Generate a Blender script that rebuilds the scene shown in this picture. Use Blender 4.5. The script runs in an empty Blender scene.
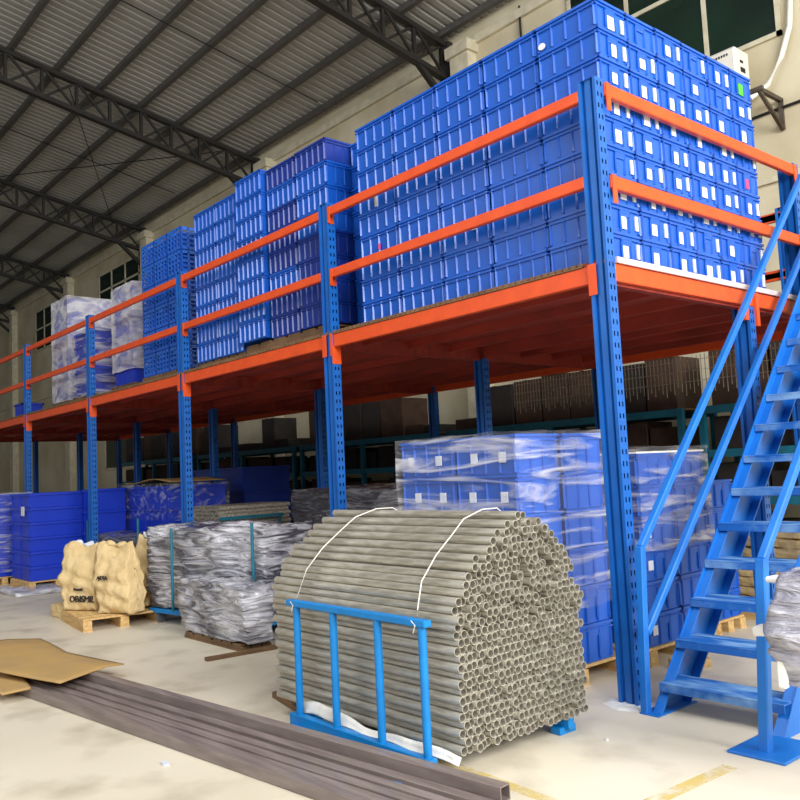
import bpy, bmesh, math, random
from mathutils import Vector, Matrix, noise

# ------------------------------------------------------------------ camera, world, light, exposure
S = bpy.context.scene
COL = S.collection
def cam():
    yaw, pitch, roll = 2.4352, 0.08516, -0.04719
    f = Vector((math.cos(yaw)*math.cos(pitch), math.sin(yaw)*math.cos(pitch), math.sin(pitch)))
    r = f.cross(Vector((0, 0, 1))).normalized()
    u = r.cross(f)
    c, s = math.cos(roll), math.sin(roll)
    R, U = c*r + s*u, -s*r + c*u
    d = bpy.data.cameras.new('camera')
    d.sensor_width = 36; d.lens = 839.8/800*36; d.clip_end = 300
    o = bpy.data.objects.new('camera', d); COL.objects.link(o)
    m = Matrix((R, U, -f)).transposed().to_4x4(); m.translation = (3.115, -4.444, 1.5)
    o.matrix_world = m
    S.camera = o
cam()
W = bpy.data.worlds.new('daylight'); S.world = W; W.use_nodes = True
W.node_tree.nodes['Background'].inputs[0].default_value = (0.93, 0.97, 1.0, 1)
W.node_tree.nodes['Background'].inputs[1].default_value = 0.20
def area(name, loc, target, sx, sy, power, color):
    d = bpy.data.lights.new(name, 'AREA'); d.shape = 'RECTANGLE'; d.size = sx; d.size_y = sy
    d.energy = power; d.color = color
    o = bpy.data.objects.new(name, d); COL.objects.link(o); o.location = loc
    o.rotation_euler = (Vector(target) - Vector(loc)).to_track_quat('-Z', 'Y').to_euler()
area('end_door_daylight', (10.5, -2.5, 6.6), (-1.0, 0.8, 3.6), 9, 5, 3500, (1.0, 0.985, 0.96))
area('side_door_daylight', (-3.0, -12.5, 7.0), (-3, -1.0, 1.2), 20, 5, 700, (0.98, 0.99, 1.0))
area('overhead_fill', (-1.5, -5.5, 10.8), (-1.5, -3.5, 0.0), 9, 4, 620, (1.0, 1.0, 0.98))  # added fill lamp overhead to brighten upward faces, not a real skylight
S.view_settings.view_transform = 'Standard'; S.view_settings.look = 'None'
S.view_settings.exposure = -0.28; S.view_settings.gamma = 1.0; S.view_settings.use_curve_mapping = False

rnd = random.Random(7)
# ------------------------------------------------------------------ materials
def lin(c):
    def g(x):
        x /= 255.0
        return x/12.92 if x <= 0.04045 else ((x+0.055)/1.055)**2.4
    return (g(c[0]), g(c[1]), g(c[2]), 1)
def mat(name, col, rough=0.5, metal=0.0, col2=None, nscale=6.0, stretch=(1, 1, 1), bump=0.0, bscale=40.0, spec=0.5, coat=0.0, sharp=(0.35, 0.65)):
    m = bpy.data.materials.new(name); m.use_nodes = True
    nt = m.node_tree; b = nt.nodes['Principled BSDF']
    b.inputs['Base Color'].default_value = lin(col); b.inputs['Roughness'].default_value = rough
    b.inputs['Metallic'].default_value = metal; b.inputs['Specular IOR Level'].default_value = spec
    b.inputs['Coat Weight'].default_value = coat
    tc = nt.nodes.new('ShaderNodeTexCoord'); mp = nt.nodes.new('ShaderNodeMapping')
    mp.inputs['Scale'].default_value = stretch
    nt.links.new(tc.outputs['Object'], mp.inputs['Vector'])
    n = nt.nodes.new('ShaderNodeTexNoise'); n.inputs['Scale'].default_value = nscale; n.inputs['Detail'].default_value = 6
    nt.links.new(mp.outputs[0], n.inputs['Vector'])
    if col2 is None: col2 = tuple(max(0, c*0.9) for c in col)
    r = nt.nodes.new('ShaderNodeValToRGB')
    r.color_ramp.elements[0].position = sharp[0]; r.color_ramp.elements[0].color = lin(col)
    r.color_ramp.elements[1].position = sharp[1]; r.color_ramp.elements[1].color = lin(col2)
    nt.links.new(n.outputs['Fac'], r.inputs[0]); nt.links.new(r.outputs[0], b.inputs['Base Color'])
    if bump:
        n2 = nt.nodes.new('ShaderNodeTexNoise'); n2.inputs['Scale'].default_value = bscale; n2.inputs['Detail'].default_value = 4
        nt.links.new(mp.outputs[0], n2.inputs['Vector'])
        bp = nt.nodes.new('ShaderNodeBump'); bp.inputs['Strength'].default_value = min(bump, 1); bp.inputs['Distance'].default_value = 0.02 if coat == 0 else 0.08
        nt.links.new(n2.outputs['Fac'], bp.inputs['Height']); nt.links.new(bp.outputs[0], b.inputs['Normal'])
    return m
def film_mat(name, opacity, white=(225, 225, 232), stretch=(1, 1, 5), nscale=3.0, rng_=(0.5, 0.75)):
    m = bpy.data.materials.new(name); m.use_nodes = True
    nt = m.node_tree; b = nt.nodes['Principled BSDF']; out = nt.nodes['Material Output']
    b.inputs['Base Color'].default_value = lin(white); b.inputs['Roughness'].default_value = 0.22
    tc = nt.nodes.new('ShaderNodeTexCoord'); mp = nt.nodes.new('ShaderNodeMapping'); mp.inputs['Scale'].default_value = stretch
    nt.links.new(tc.outputs['Object'], mp.inputs['Vector'])
    n = nt.nodes.new('ShaderNodeTexNoise'); n.inputs['Scale'].default_value = nscale; n.inputs['Detail'].default_value = 8; n.inputs['Distortion'].default_value = 1.2
    nt.links.new(mp.outputs[0], n.inputs['Vector'])
    r = nt.nodes.new('ShaderNodeMapRange'); r.inputs['From Min'].default_value = rng_[0]; r.inputs['From Max'].default_value = rng_[1]
    r.inputs['To Min'].default_value = opacity[0]; r.inputs['To Max'].default_value = opacity[1]
    nt.links.new(n.outputs['Fac'], r.inputs['Value'])
    bp = nt.nodes.new('ShaderNodeBump'); bp.inputs['Strength'].default_value = 0.7; bp.inputs['Distance'].default_value = 0.03
    nt.links.new(n.outputs['Fac'], bp.inputs['Height']); nt.links.new(bp.outputs[0], b.inputs['Normal'])
    t = nt.nodes.new('ShaderNodeBsdfTransparent'); mx = nt.nodes.new('ShaderNodeMixShader')
    nt.links.new(r.outputs[0], mx.inputs[0]); nt.links.new(t.outputs[0], mx.inputs[1]); nt.links.new(b.outputs[0], mx.inputs[2])
    nt.links.new(mx.outputs[0], out.inputs['Surface'])
    return m

M = {}
M['crate'] = mat('crate_blue_plastic', (22, 92, 196), 0.30, col2=(20, 84, 184), nscale=2)
M['crate_dark'] = mat('crate_navy_and_shade_plastic', (24, 58, 146), 0.35, col2=(20, 46, 138), nscale=2)  # navy for bins; on crates the darker blue stands in for shade
M['crate_pale'] = mat('crate_light_blue_plastic', (40, 108, 206), 0.32, col2=(38, 98, 208), nscale=2)
M['bin'] = mat('bin_royal_blue_plastic', (24, 62, 200), 0.35, col2=(22, 54, 186), nscale=2)
M['label'] = mat('white_paper', (200, 208, 226), 0.6, col2=(230, 230, 232), nscale=14)
M['pink'] = mat('pink_paper', (235, 80, 140), 0.6)
M['green'] = mat('green_paper', (90, 220, 50), 0.6)
M['yellow'] = mat('yellow_tape', (225, 200, 50), 0.5)
M['post'] = mat('post_blue_paint', (22, 98, 185), 0.35, col2=(20, 88, 170), nscale=5)
M['orange'] = mat('orange_paint', (226, 84, 30), 0.4, col2=(214, 76, 28), nscale=8)
M['rail_far'] = M['orange']
M['deck'] = mat('deck_red_oxide', (160, 52, 34), 0.6, col2=(128, 40, 28), nscale=3, stretch=(0.6, 5, 1))
M['deck_edge'] = mat('deck_galvanised_edge', (225, 205, 205), 0.5)
M['stair'] = mat('stair_blue_paint', (18, 104, 196), 0.4, col2=(28, 116, 205), nscale=4)
M['tread'] = mat('tread_blue_worn', (24, 98, 182), 0.5, col2=(128, 172, 216), nscale=4, stretch=(1, 4, 1), sharp=(0.44, 0.66))
M['frame'] = mat('frame_cyan_blue_paint', (0, 128, 205), 0.45, col2=(0, 118, 190), nscale=10)
M['teal'] = mat('teal_paint', (20, 112, 135), 0.5, col2=(18, 98, 122), nscale=8)
M['pipe'] = mat('galvanised_pipe', (214, 210, 198), 0.33, 0.5, col2=(160, 154, 140), nscale=3, stretch=(1.5, 12, 12), bump=0.15, bscale=14)
M['tube'] = mat('black_steel_tube', (138, 126, 122), 0.36, 0.0, col2=(112, 100, 97), nscale=3, stretch=(0.6, 6, 6))
M['card'] = mat('brown_cardboard', (168, 138, 92), 0.8, col2=(182, 148, 88), nscale=3)
M['kraft'] = mat('kraft_paper', (224, 198, 148), 0.75, col2=(206, 178, 126), nscale=5, bump=1.0, bscale=12)
M['ink'] = mat('dark_ink', (40, 36, 36), 0.7)
M['wood'] = mat('pallet_wood', (214, 180, 122), 0.75, col2=(190, 152, 98), nscale=4, stretch=(1, 8, 8))
M['wood_dark'] = mat('old_wood', (124, 96, 66), 0.8, col2=(100, 76, 52), nscale=4)
M['wall'] = mat('wall_cream_paint', (214, 206, 180), 0.85, col2=(190, 178, 146), nscale=0.8)
M['trim'] = mat('wall_trim_paint', (214, 206, 180), 0.8)
M['steel'] = mat('truss_dark_steel', (38, 35, 32), 0.6, col2=(30, 28, 26))
M['purlin'] = mat('purlin_steel', (84, 82, 79), 0.6, col2=(74, 72, 69))
M['rope'] = mat('white_twine', (235, 232, 222), 0.8)
M['cloth'] = mat('white_cloth', (236, 234, 228), 0.8, bump=0.5, bscale=12)
M['rust'] = mat('rusty_steel', (92, 84, 74), 0.6, 0.3, col2=(70, 54, 42), nscale=9)
M['rubber'] = mat('black_rubber', (30, 30, 32), 0.7)
M['castor'] = mat('castor_grey', (120, 122, 126), 0.4, 0.3)
M['glass'] = mat('window_dark_glass', (20, 34, 30), 0.12, col2=(26, 48, 38), nscale=0.8)
M['white'] = mat('white_enamel', (232, 230, 222), 0.4, col2=(222, 218, 208), nscale=4)
M['foam'] = mat('white_foam', (244, 243, 240), 0.7)
M['black'] = mat('black_plastic', (24, 24, 26), 0.6)
M['carton'] = mat('dark_carton', (78, 56, 42), 0.8, col2=(60, 44, 34))
M['carton2'] = mat('charcoal_carton', (52, 46, 44), 0.8, col2=(40, 36, 34))
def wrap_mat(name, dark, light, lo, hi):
    """milky stretch film pulled over grey parts: whitish layers, with glare also painted into the colour"""
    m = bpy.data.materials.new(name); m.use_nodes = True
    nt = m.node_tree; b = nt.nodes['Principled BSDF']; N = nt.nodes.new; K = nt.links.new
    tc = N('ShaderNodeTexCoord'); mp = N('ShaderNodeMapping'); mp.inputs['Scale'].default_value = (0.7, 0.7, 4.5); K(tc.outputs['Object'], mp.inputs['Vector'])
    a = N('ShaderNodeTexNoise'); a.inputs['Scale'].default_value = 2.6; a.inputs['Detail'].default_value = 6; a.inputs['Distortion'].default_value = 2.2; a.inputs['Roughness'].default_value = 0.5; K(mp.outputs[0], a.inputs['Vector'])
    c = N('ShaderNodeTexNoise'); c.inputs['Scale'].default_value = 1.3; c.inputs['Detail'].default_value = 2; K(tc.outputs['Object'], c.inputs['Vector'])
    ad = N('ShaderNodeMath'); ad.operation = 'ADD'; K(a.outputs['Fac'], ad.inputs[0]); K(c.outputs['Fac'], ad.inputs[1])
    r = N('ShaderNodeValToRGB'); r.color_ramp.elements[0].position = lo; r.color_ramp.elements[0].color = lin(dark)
    r.color_ramp.elements[1].position = hi; r.color_ramp.elements[1].color = lin(light)  # light end of the ramp also paints white glare into the film
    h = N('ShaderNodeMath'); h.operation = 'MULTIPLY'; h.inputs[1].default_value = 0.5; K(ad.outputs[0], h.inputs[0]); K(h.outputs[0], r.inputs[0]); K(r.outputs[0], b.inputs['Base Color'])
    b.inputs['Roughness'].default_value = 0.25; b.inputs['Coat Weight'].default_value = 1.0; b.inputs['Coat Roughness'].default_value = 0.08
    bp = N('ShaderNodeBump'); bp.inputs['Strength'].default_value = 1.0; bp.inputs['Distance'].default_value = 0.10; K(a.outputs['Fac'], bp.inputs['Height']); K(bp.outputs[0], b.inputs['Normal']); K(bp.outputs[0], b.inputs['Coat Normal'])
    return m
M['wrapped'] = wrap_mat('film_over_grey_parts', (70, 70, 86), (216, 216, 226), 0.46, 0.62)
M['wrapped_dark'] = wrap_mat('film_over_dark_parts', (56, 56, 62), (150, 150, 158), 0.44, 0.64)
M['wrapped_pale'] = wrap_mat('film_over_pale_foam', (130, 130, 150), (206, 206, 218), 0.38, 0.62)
M['film'] = film_mat('clear_stretch_film', (0.06, 0.72), stretch=(0.5, 0.5, 4.0), nscale=2.4, rng_=(0.48, 0.70))  # opaque white patches also stand in for glare on the film
M['film_milky'] = film_mat('milky_stretch_film', (0.28, 0.85), stretch=(1.2, 1.2, 2.6), nscale=2.2, rng_=(0.36, 0.62))
M['film_thin'] = film_mat('thin_stretch_film', (0.02, 0.5), stretch=(1.5, 1.5, 3))
M['cement'] = mat('white_cement', (236, 236, 232), 0.9)
M['wire'] = mat('galvanised_wire', (190, 186, 172), 0.5)

def floor_mat():
    m = bpy.data.materials.new('worn_concrete'); m.use_nodes = True
    nt = m.node_tree; b = nt.nodes['Principled BSDF']; N = nt.nodes.new; K = nt.links.new
    tc = N('ShaderNodeTexCoord')
    def ns(scale, detail=8):
        n = N('ShaderNodeTexNoise'); n.inputs['Scale'].default_value = scale; n.inputs['Detail'].default_value = detail
        K(tc.outputs['Object'], n.inputs['Vector']); return n
    def ramp(n, stops):
        r = N('ShaderNodeValToRGB'); e = r.color_ramp.elements
        e[0].position, e[0].color = stops[0][0], lin(stops[0][1]); e[1].position, e[1].color = stops[1][0], lin(stops[1][1])
        K(n.outputs['Fac'], r.inputs[0]); return r
    a = ramp(ns(0.45), ((0.3, (206, 196, 176)), (0.7, (226, 218, 200))))
    s = ramp(ns(2.2), ((0.28, (158, 148, 130)), (0.5, (255, 255, 255))))
    mx = N('ShaderNodeMix'); mx.data_type = 'RGBA'; mx.blend_type = 'MULTIPLY'; mx.inputs[0].default_value = 0.45
    K(a.outputs[0], mx.inputs[6]); K(s.outputs[0], mx.inputs[7]); K(mx.outputs[2], b.inputs['Base Color'])
    rr = N('ShaderNodeMapRange'); rr.inputs['To Min'].default_value = 0.35; rr.inputs['To Max'].default_value = 0.65
    K(ns(1.3).outputs['Fac'], rr.inputs['Value']); K(rr.outputs[0], b.inputs['Roughness'])
    bp = N('ShaderNodeBump'); bp.inputs['Strength'].default_value = 0.08; bp.inputs['Distance'].default_value = 0.01
    K(ns(30, 4).outputs['Fac'], bp.inputs['Height']); K(bp.outputs[0], b.inputs['Normal'])
    return m
M['floor'] = floor_mat()
def paint_mat():
    m = bpy.data.materials.new('worn_yellow_line'); m.use_nodes = True
    nt = m.node_tree; b = nt.nodes['Principled BSDF']; N = nt.nodes.new; K = nt.links.new
    b.inputs['Base Color'].default_value = lin((222, 196, 96)); b.inputs['Roughness'].default_value = 0.6
    tc = N('ShaderNodeTexCoord'); n = N('ShaderNodeTexNoise'); n.inputs['Scale'].default_value = 9; n.inputs['Detail'].default_value = 6
    K(tc.outputs['Object'], n.inputs['Vector'])
    r = N('ShaderNodeMapRange'); r.inputs['From Min'].default_value = 0.35; r.inputs['From Max'].default_value = 0.6
    r.inputs['To Min'].default_value = 0.05; r.inputs['To Max'].default_value = 0.6
    K(n.outputs['Fac'], r.inputs['Value'])
    t = N('ShaderNodeBsdfTransparent'); mx = N('ShaderNodeMixShader')
    K(r.outputs[0], mx.inputs[0]); K(t.outputs[0], mx.inputs[1]); K(b.outputs[0], mx.inputs[2]); K(mx.outputs[0], nt.nodes['Material Output'].inputs['Surface'])
    return m
M['paint'] = paint_mat()
M['roof'] = mat('corrugated_roof_sheet', (166, 166, 160), 0.55, 0.0, col2=(150, 150, 144), nscale=0.6)

# ------------------------------------------------------------------ mesh helpers
class MB:
    def __init__(s): s.v = []; s.f = []; s.mi = []; s.sm = []
    def add(s, vs, fs, mi=0, smooth=False):
        k = len(s.v); s.v += [tuple(v) for v in vs]
        for f in fs: s.f.append([i+k for i in f]); s.mi.append(mi); s.sm.append(smooth)
        return s
    def box(s, x0, y0, z0, x1, y1, z1, mi=0):
        return s.add([(x0,y0,z0),(x1,y0,z0),(x1,y1,z0),(x0,y1,z0),(x0,y0,z1),(x1,y0,z1),(x1,y1,z1),(x0,y1,z1)],
            [(0,3,2,1),(4,5,6,7),(0,1,5,4),(1,2,6,5),(2,3,7,6),(3,0,4,7)], mi)
    def taper(s, lo, hi, z0, z1, mi=0):
        (a,b,c,d),(e,f,g,h) = lo, hi
        return s.add([(a,b,z0),(c,b,z0),(c,d,z0),(a,d,z0),(e,f,z1),(g,f,z1),(g,h,z1),(e,h,z1)],
            [(0,3,2,1),(4,5,6,7),(0,1,5,4),(1,2,6,5),(2,3,7,6),(3,0,4,7)], mi)
    def bar(s, p, q, w, h, up=(0, 0, 1), mi=0):
        p, q = Vector(p), Vector(q); d = (q-p).normalized(); up = Vector(up)
        if abs(d.dot(up)) > 0.98: up = Vector((0, 1, 0))
        a = d.cross(up).normalized()*(w/2); b = a.cross(d).normalized()*(h/2)
        vs = [c + sa*a + sb*b for c in (p, q) for sa, sb in ((-1,-1),(1,-1),(1,1),(-1,1))]
        return s.add(vs, [(0,3,2,1),(4,5,6,7),(0,1,5,4),(1,2,6,5),(2,3,7,6),(3,0,4,7)], mi)
    def ring(s, c, d, r, n):
        d = Vector(d).normalized(); t = Vector((0,0,1)) if abs(d.z) < 0.9 else Vector((0,1,0))
        a = d.cross(t).normalized(); b = d.cross(a)
        return [Vector(c) + r*(math.cos(2*math.pi*i/n)*a + math.sin(2*math.pi*i/n)*b) for i in range(n)]
    def path(s, pts, r, n=8, mi=0, cap=True):
        pts = [Vector(p) for p in pts]; vs = []; fs = []
        for i, p in enumerate(pts):
            d = pts[min(i+1, len(pts)-1)] - pts[max(i-1, 0)]
            vs += s.ring(p, d, r, n)
        for i in range(len(pts)-1):
            for j in range(n):
                k = (j+1) % n
                fs.append((i*n+j, i*n+k, (i+1)*n+k, (i+1)*n+j))
        s.add(vs, fs, mi, True)
        if cap:
            m = len(pts)-1
            s.add(vs[:n], [tuple(range(n))[::-1]], mi); s.add(vs[m*n:], [tuple(range(n))], mi)
        return s
    def hollow(s, p, q, r, ri, n=14, mi=0):
        d = Vector(q)-Vector(p)
        A, B, C, D = s.ring(p,d,r,n), s.ring(q,d,r,n), s.ring(p,d,ri,n), s.ring(q,d,ri,n)
        s.add(A+B, [(j,(j+1)%n,n+(j+1)%n,n+j) for j in range(n)], mi, True)
        s.add(C+D, [(j,n+j,n+(j+1)%n,(j+1)%n) for j in range(n)], mi, True)
        s.add(A+C, [(j,n+j,n+(j+1)%n,(j+1)%n) for j in range(n)], mi); s.add(B+D, [(j,(j+1)%n,n+(j+1)%n,n+j) for j in range(n)], mi)
        return s
    def prism(s, poly, z0, z1, mi=0, M4=None, cap=True):
        n = len(poly); vs = [Vector((x,y,z0)) for x,y in poly]+[Vector((x,y,z1)) for x,y in poly]
        if M4 is not None: vs = [M4 @ v for v in vs]
        fs = [(j,(j+1)%n,n+(j+1)%n,n+j) for j in range(n)]
        if cap: fs += [tuple(range(n))[::-1], tuple(range(n,2*n))]
        return s.add(vs, fs, mi)
    def build(s, name, mats, parent=None, bevel=0, world=True, fix=True):
        me = bpy.data.meshes.new(name)
        off = Vector((0,0,0))
        if parent is not None and world:
            p = parent
            while p is not None: off = off + p.location; p = p.parent
        me.from_pydata([tuple(Vector(v)-off) for v in s.v], [], s.f)
        for i, p in enumerate(me.polygons): p.material_index = s.mi[i]; p.use_smooth = s.sm[i]
        if not isinstance(mats, (list, tuple)): mats = [mats]
        for m in mats: me.materials.append(m)
        if fix or bevel:
            bm = bmesh.new(); bm.from_mesh(me)
            if fix: bmesh.ops.recalc_face_normals(bm, faces=bm.faces)
            if bevel:
                bmesh.ops.bevel(bm, geom=[e for e in bm.edges if e.is_manifold and e.calc_face_angle(0) > 0.6], offset=bevel, segments=1, affect='EDGES', clamp_overlap=True)
            bm.to_mesh(me); bm.free()
        o = bpy.data.objects.new(name, me); COL.objects.link(o)
        if parent is not None: o.parent = parent
        return o
def tag(o, label=None, cat=None, group=None, kind=None):
    if label: o['label'] = label
    if cat: o['category'] = cat
    if group: o['group'] = group
    if kind: o['kind'] = kind
    return o
def empty(name, loc, label, cat, group=None, rz=0):
    o = bpy.data.objects.new(name, None); COL.objects.link(o); o.empty_display_size = 0.1
    o.location = loc; o.rotation_euler = (0, 0, rz)
    return tag(o, label, cat, group)
def copy_tree(o, loc, rz=0.0, label=None, group=None):
    c = o.copy(); COL.objects.link(c); c.location = loc; c.rotation_euler = (0, 0, rz)
    if label: c['label'] = label
    if group: c['group'] = group
    for ch in o.children:
        d = ch.copy(); COL.objects.link(d); d.parent = c
        for g in ch.children:
            e = g.copy(); COL.objects.link(e); e.parent = d
    return c
def struct(name, mb, m, parent=None, bevel=0):
    o = mb.build(name, m, parent, bevel)
    if parent is None: o['kind'] = 'structure'
    return o
ORD = ['zeroth','first','second','third','fourth','fifth','sixth','seventh','eighth','ninth','tenth','eleventh','twelfth','thirteenth','fourteenth','fifteenth','sixteenth','seventeenth','eighteenth','nineteenth','twentieth','twenty-first','twenty-second','twenty-third','twenty-fourth']
def nth(i, n=None, last='bottom'): return ORD[i]

def lump(size, seed, amp, fr=3.0, cuts=14, crumple=0.35):
    """A wrinkled, film wrapped load: a box with rounded corners pushed about by noise (z from 0)."""
    bm = bmesh.new(); bmesh.ops.create_cube(bm, size=2.0)
    bmesh.ops.subdivide_edges(bm, edges=bm.edges[:], cuts=cuts, use_grid_fill=True)
    sx, sy, sz = size
    for v in bm.verts:
        p = v.co.copy()
        q = p.normalized()*1.25; p = p.lerp(q, 0.10)
        w = Vector((p.x*sx/2, p.y*sy/2, p.z*sz/2))
        o = Vector((seed*3.1, seed*1.7, seed*0.9))
        n = noise.noise_vector(w*fr + o) + 1.2*crumple*noise.noise_vector(Vector((w.x*2, w.y*2, w.z*5))*fr*1.6 + o)
        w += n*amp; w.z = max(w.z + sz/2, 0.0)
        v.co = w
    me_v = [v.co.copy() for v in bm.verts]; bm.verts.index_update()
    fs = [[l.index for l in f.verts] for f in bm.faces]; bm.free()
    return me_v, fs

# ------------------------------------------------------------------ the building
WALLY = 6.0
def roof_z(y): return 9.2 + 0.19*(WALLY - y)
struct('floor', MB().box(-62, -22, -0.2, 12, 6.2, 0.0), M['floor'])
struct('wall_back', MB().box(-62, 6.0, 0, 12, 6.25, 9.6), M['wall'])
struct('wall_left', MB().box(-62.2, -12, 0, -62, 6.0, 13), M['wall'])
mb = MB(); X0, P = -62.0, 0.20; k = int(72/P); vs = []; fs = []
for i in range(k+1):
    x = X0 + i*P
    for dx, dz in ((0,0),(0.11,0),(0.13,0.028),(0.18,0.028)):
        for y in (6.2, -12.0): vs.append((x+dx, y, roof_z(y)+0.10+dz))
n = len(vs)//2
for i in range(n-1): fs.append((2*i, 2*i+2, 2*i+3, 2*i+1))
mb.add(vs, fs); o = mb.build('ceiling', M['roof'], fix=False); o['kind'] = 'structure'
# purlins
for i in range(15):
    y = 5.75 - i*0.9
    z = roof_z(y) + 0.04
    o = MB().box(-61.5, y-0.05, z-0.06, 9.5, y+0.05, z+0.05).build('purlin', M['purlin'])
    tag(o, 'grey roof purlin, %s one out from the cream back wall' % ORD[i+1] if i < 14 else 'grey roof purlin farthest from the cream back wall', 'purlin', 'roof purlins under the sheeting')
# trusses
tl = ['dark lattice roof truss nearest the camera, above the corner stack of crates', 'dark lattice roof truss, second from the camera, ending above the ribbed crates',
      'dark lattice roof truss, third from the camera, ending above the vented crates', 'dark lattice roof truss, fourth from the camera, above the wrapped stacks',
      'dark lattice roof truss, farthest in view, cut by the left picture edge']
for i, x in enumerate((-7.3, -14.0, -20.65, -27.3, -33.9)):
    t = empty('roof_truss', (x, 5.9, roof_z(5.9)-0.7), tl[i], 'roof truss', 'lattice roof trusses')
    zt = lambda y: roof_z(y) - 0.08
    y1 = -11.5
    MB().bar((x,5.98,zt(5.98)),(x,y1,zt(y1)),0.14,0.09).build('top_chord', M['steel'], t)
    MB().bar((x,5.9,zt(5.9)-0.62),(x,y1,zt(y1)-0.62),0.14,0.09).build('bottom_chord', M['steel'], t)
    y = 5.85; j = 0
    while y > y1+0.7:
        MB().bar((x,y,zt(y)),(x,y,zt(y)-0.62),0.06,0.06).build('web_post', M['steel'], t)
        MB().bar((x-0.03,y,zt(y)),(x-0.03,y-0.7,zt(y-0.7)-0.62),0.04,0.05).build('web_diagonal', M['steel'], t)
        MB().bar((x+0.03,y,zt(y)-0.62),(x+0.03,y-0.7,zt(y-0.7)),0.04,0.05).build('web_diagonal', M['steel'], t)
        y -= 0.7; j += 1
    MB().bar((x,5.95,zt(5.9)-1.15),(x,5.2,zt(5.2)-0.62),0.1,0.09).build('knee_brace', M['steel'], t)
    MB().box(x-0.12,5.86,zt(5.9)-1.2,x+0.12,5.99,zt(5.9)+0.05).build('wall_plate', M['steel'], t)
# tie rods under the roof
for i, (x, ya, yb) in enumerate(((-10.6, 5.4, -6), (-17.3, 5.4, -6))):
    o = MB().path([(x,ya,roof_z(ya)-0.1),(x,yb,roof_z(yb)-0.1)],0.014,6).build('tie_rod', M['black'])
    tag(o, ['thin black tie rod under the roof between the two nearest trusses', 'thin black tie rod under the roof between the second and third trusses'][i], 'rod', 'tie rods')
for i, (a, b) in enumerate((((-20.6,1.5),(-14.0,5.0)), ((-20.6,5.0),(-14.0,1.5)))):
    o = MB().path([(a[0],a[1],roof_z(a[1])-0.2),(b[0],b[1],roof_z(b[1])-0.2-0.05*i)],0.012,6).build('brace_wire', M['black'])
    tag(o, ['thin black brace wire under the roof, rising away from the wall', 'thin black brace wire under the roof, crossing the other towards the wall'][i], 'wire', 'brace wires')
# wall pilasters and ledges
for i, x in enumerate((-6.85, -13.5, -20.3, -27.0, -33.7)):
    mb = MB().box(x-0.22, 5.78, 0, x+0.22, 6.0, 8.75); mb.box(x-0.28, 5.72, 8.75, x+0.28, 6.0, 8.95)
    struct('trim_%d' % (i+1), mb, M['trim'])
struct('trim_6', MB().box(-62, 5.95, 4.92, 11, 6.0, 4.99), M['trim'])
struct('trim_7', MB().box(-62, 5.93, 8.9, 11, 6.0, 9.05), M['trim'])
def window(n, x0, x1, z0, z1, cols, rows):
    f = MB(); w = 0.06
    f.box(x0,5.955,z0,x0+w,6.0,z1).box(x1-w,5.955,z0,x1,6.0,z1).box(x0,5.955,z0,x1,6.0,z0+w).box(x0,5.955,z1-w,x1,6.0,z1)
    for c in cols: f.box(c-w/2,5.955,z0,c+w/2,6.0,z1)
    for r in rows: f.box(x0,5.955,r-w/2,x1,6.0,r+w/2)
    o = struct('window_%d' % n, f, M['trim'])
    MB().box(x0+0.02,5.975,z0+0.02,x1-0.02,5.99,z1-0.02).build('pane', M['glass'], o)
window(1, -4.6, -1.36, 6.76, 8.8, (-2.36, -3.55), (7.95,))
window(2, -24.3, -21.0, 7.2, 8.5, (-23.2, -22.1), (7.9,))
window(3, -31.0, -28.9, 6.85, 8.45, (-29.95,), (7.7,))
window(4, -24.0, -21.6, 2.0, 3.15, (-22.8,), ())
window(5, -20.0, -17.6, 2.0, 3.15, (-18.8,), ())
# floor markings
mb = MB(); mb.add([(-0.35,-1.46,0.0012),(0.62,-1.50,0.0012),(0.62,-1.43,0.0012),(-0.35,-1.39,0.0012)],[(0,1,2,3)])
o = mb.build('floor_marking', M['paint']); tag(o, 'faded yellow floor line running out from under the pipe bundle', 'floor line', 'yellow floor lines')
mb = MB(); mb.add([(0.80,-1.55,0.0012),(0.88,-1.55,0.0012),(0.93,-0.55,0.0012),(0.85,-0.55,0.0012)],[(0,1,2,3)])
o = mb.build('floor_marking', M['paint']); tag(o, 'faded yellow floor line pointing at the foot of the blue stairs', 'floor line', 'yellow floor lines')

# ------------------------------------------------------------------ air conditioner and wall services
ac = empty('air_conditioner', (-2.15, 5.62, 5.95), 'white outdoor air conditioner unit bracketed on the wall behind the crates', 'air conditioner')
MB().box(-2.6,5.45,5.98,-1.72,5.8,6.62).build('casing', M['white'], ac, 0.03)
MB().path([(-2.2,5.445,6.3),(-2.2,5.40,6.3)],0.24,20).build('fan_grille', M['black'], ac)
mb = MB().box(-1.719,5.55,6.42,-1.712,5.62,6.45).box(-1.719,5.55,6.30,-1.712,5.66,6.36); mb.build('side_vent', M['black'], ac)
mb = MB()
for i in range(7): mb.box(-2.05+i*0.035,5.444,6.52,-2.03+i*0.035,5.449,6.55)
mb.build('nameplate', M['black'], ac)
br = empty('wall_bracket', (-1.6, 5.9, 5.6), 'rusty steel angle bracket holding the air conditioner on the wall', 'bracket')
mb = MB()
for x in (-2.5,-1.45): mb.bar((x,6.0,5.93),(x,5.4,5.93),0.05,0.05); mb.bar((x,5.98,5.93),(x,5.98,5.55),0.05,0.05); mb.bar((x,5.98,5.55),(x,5.4,5.92),0.04,0.04)
mb.bar((-2.6,5.42,5.93),(-1.4,5.42,5.93),0.05,0.05); mb.build('arm', M['rust'], br)
o = MB().path([(-1.22,5.94,8.6),(-1.20,5.94,7.2),(-1.24,5.93,6.8),(-1.36,5.92,6.45),(-1.55,5.88,6.15),(-1.72,5.75,6.0)],0.035,10).build('conduit', M['white'])
tag(o, 'white insulated pipe curving down the wall to the air conditioner', 'pipe')
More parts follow.
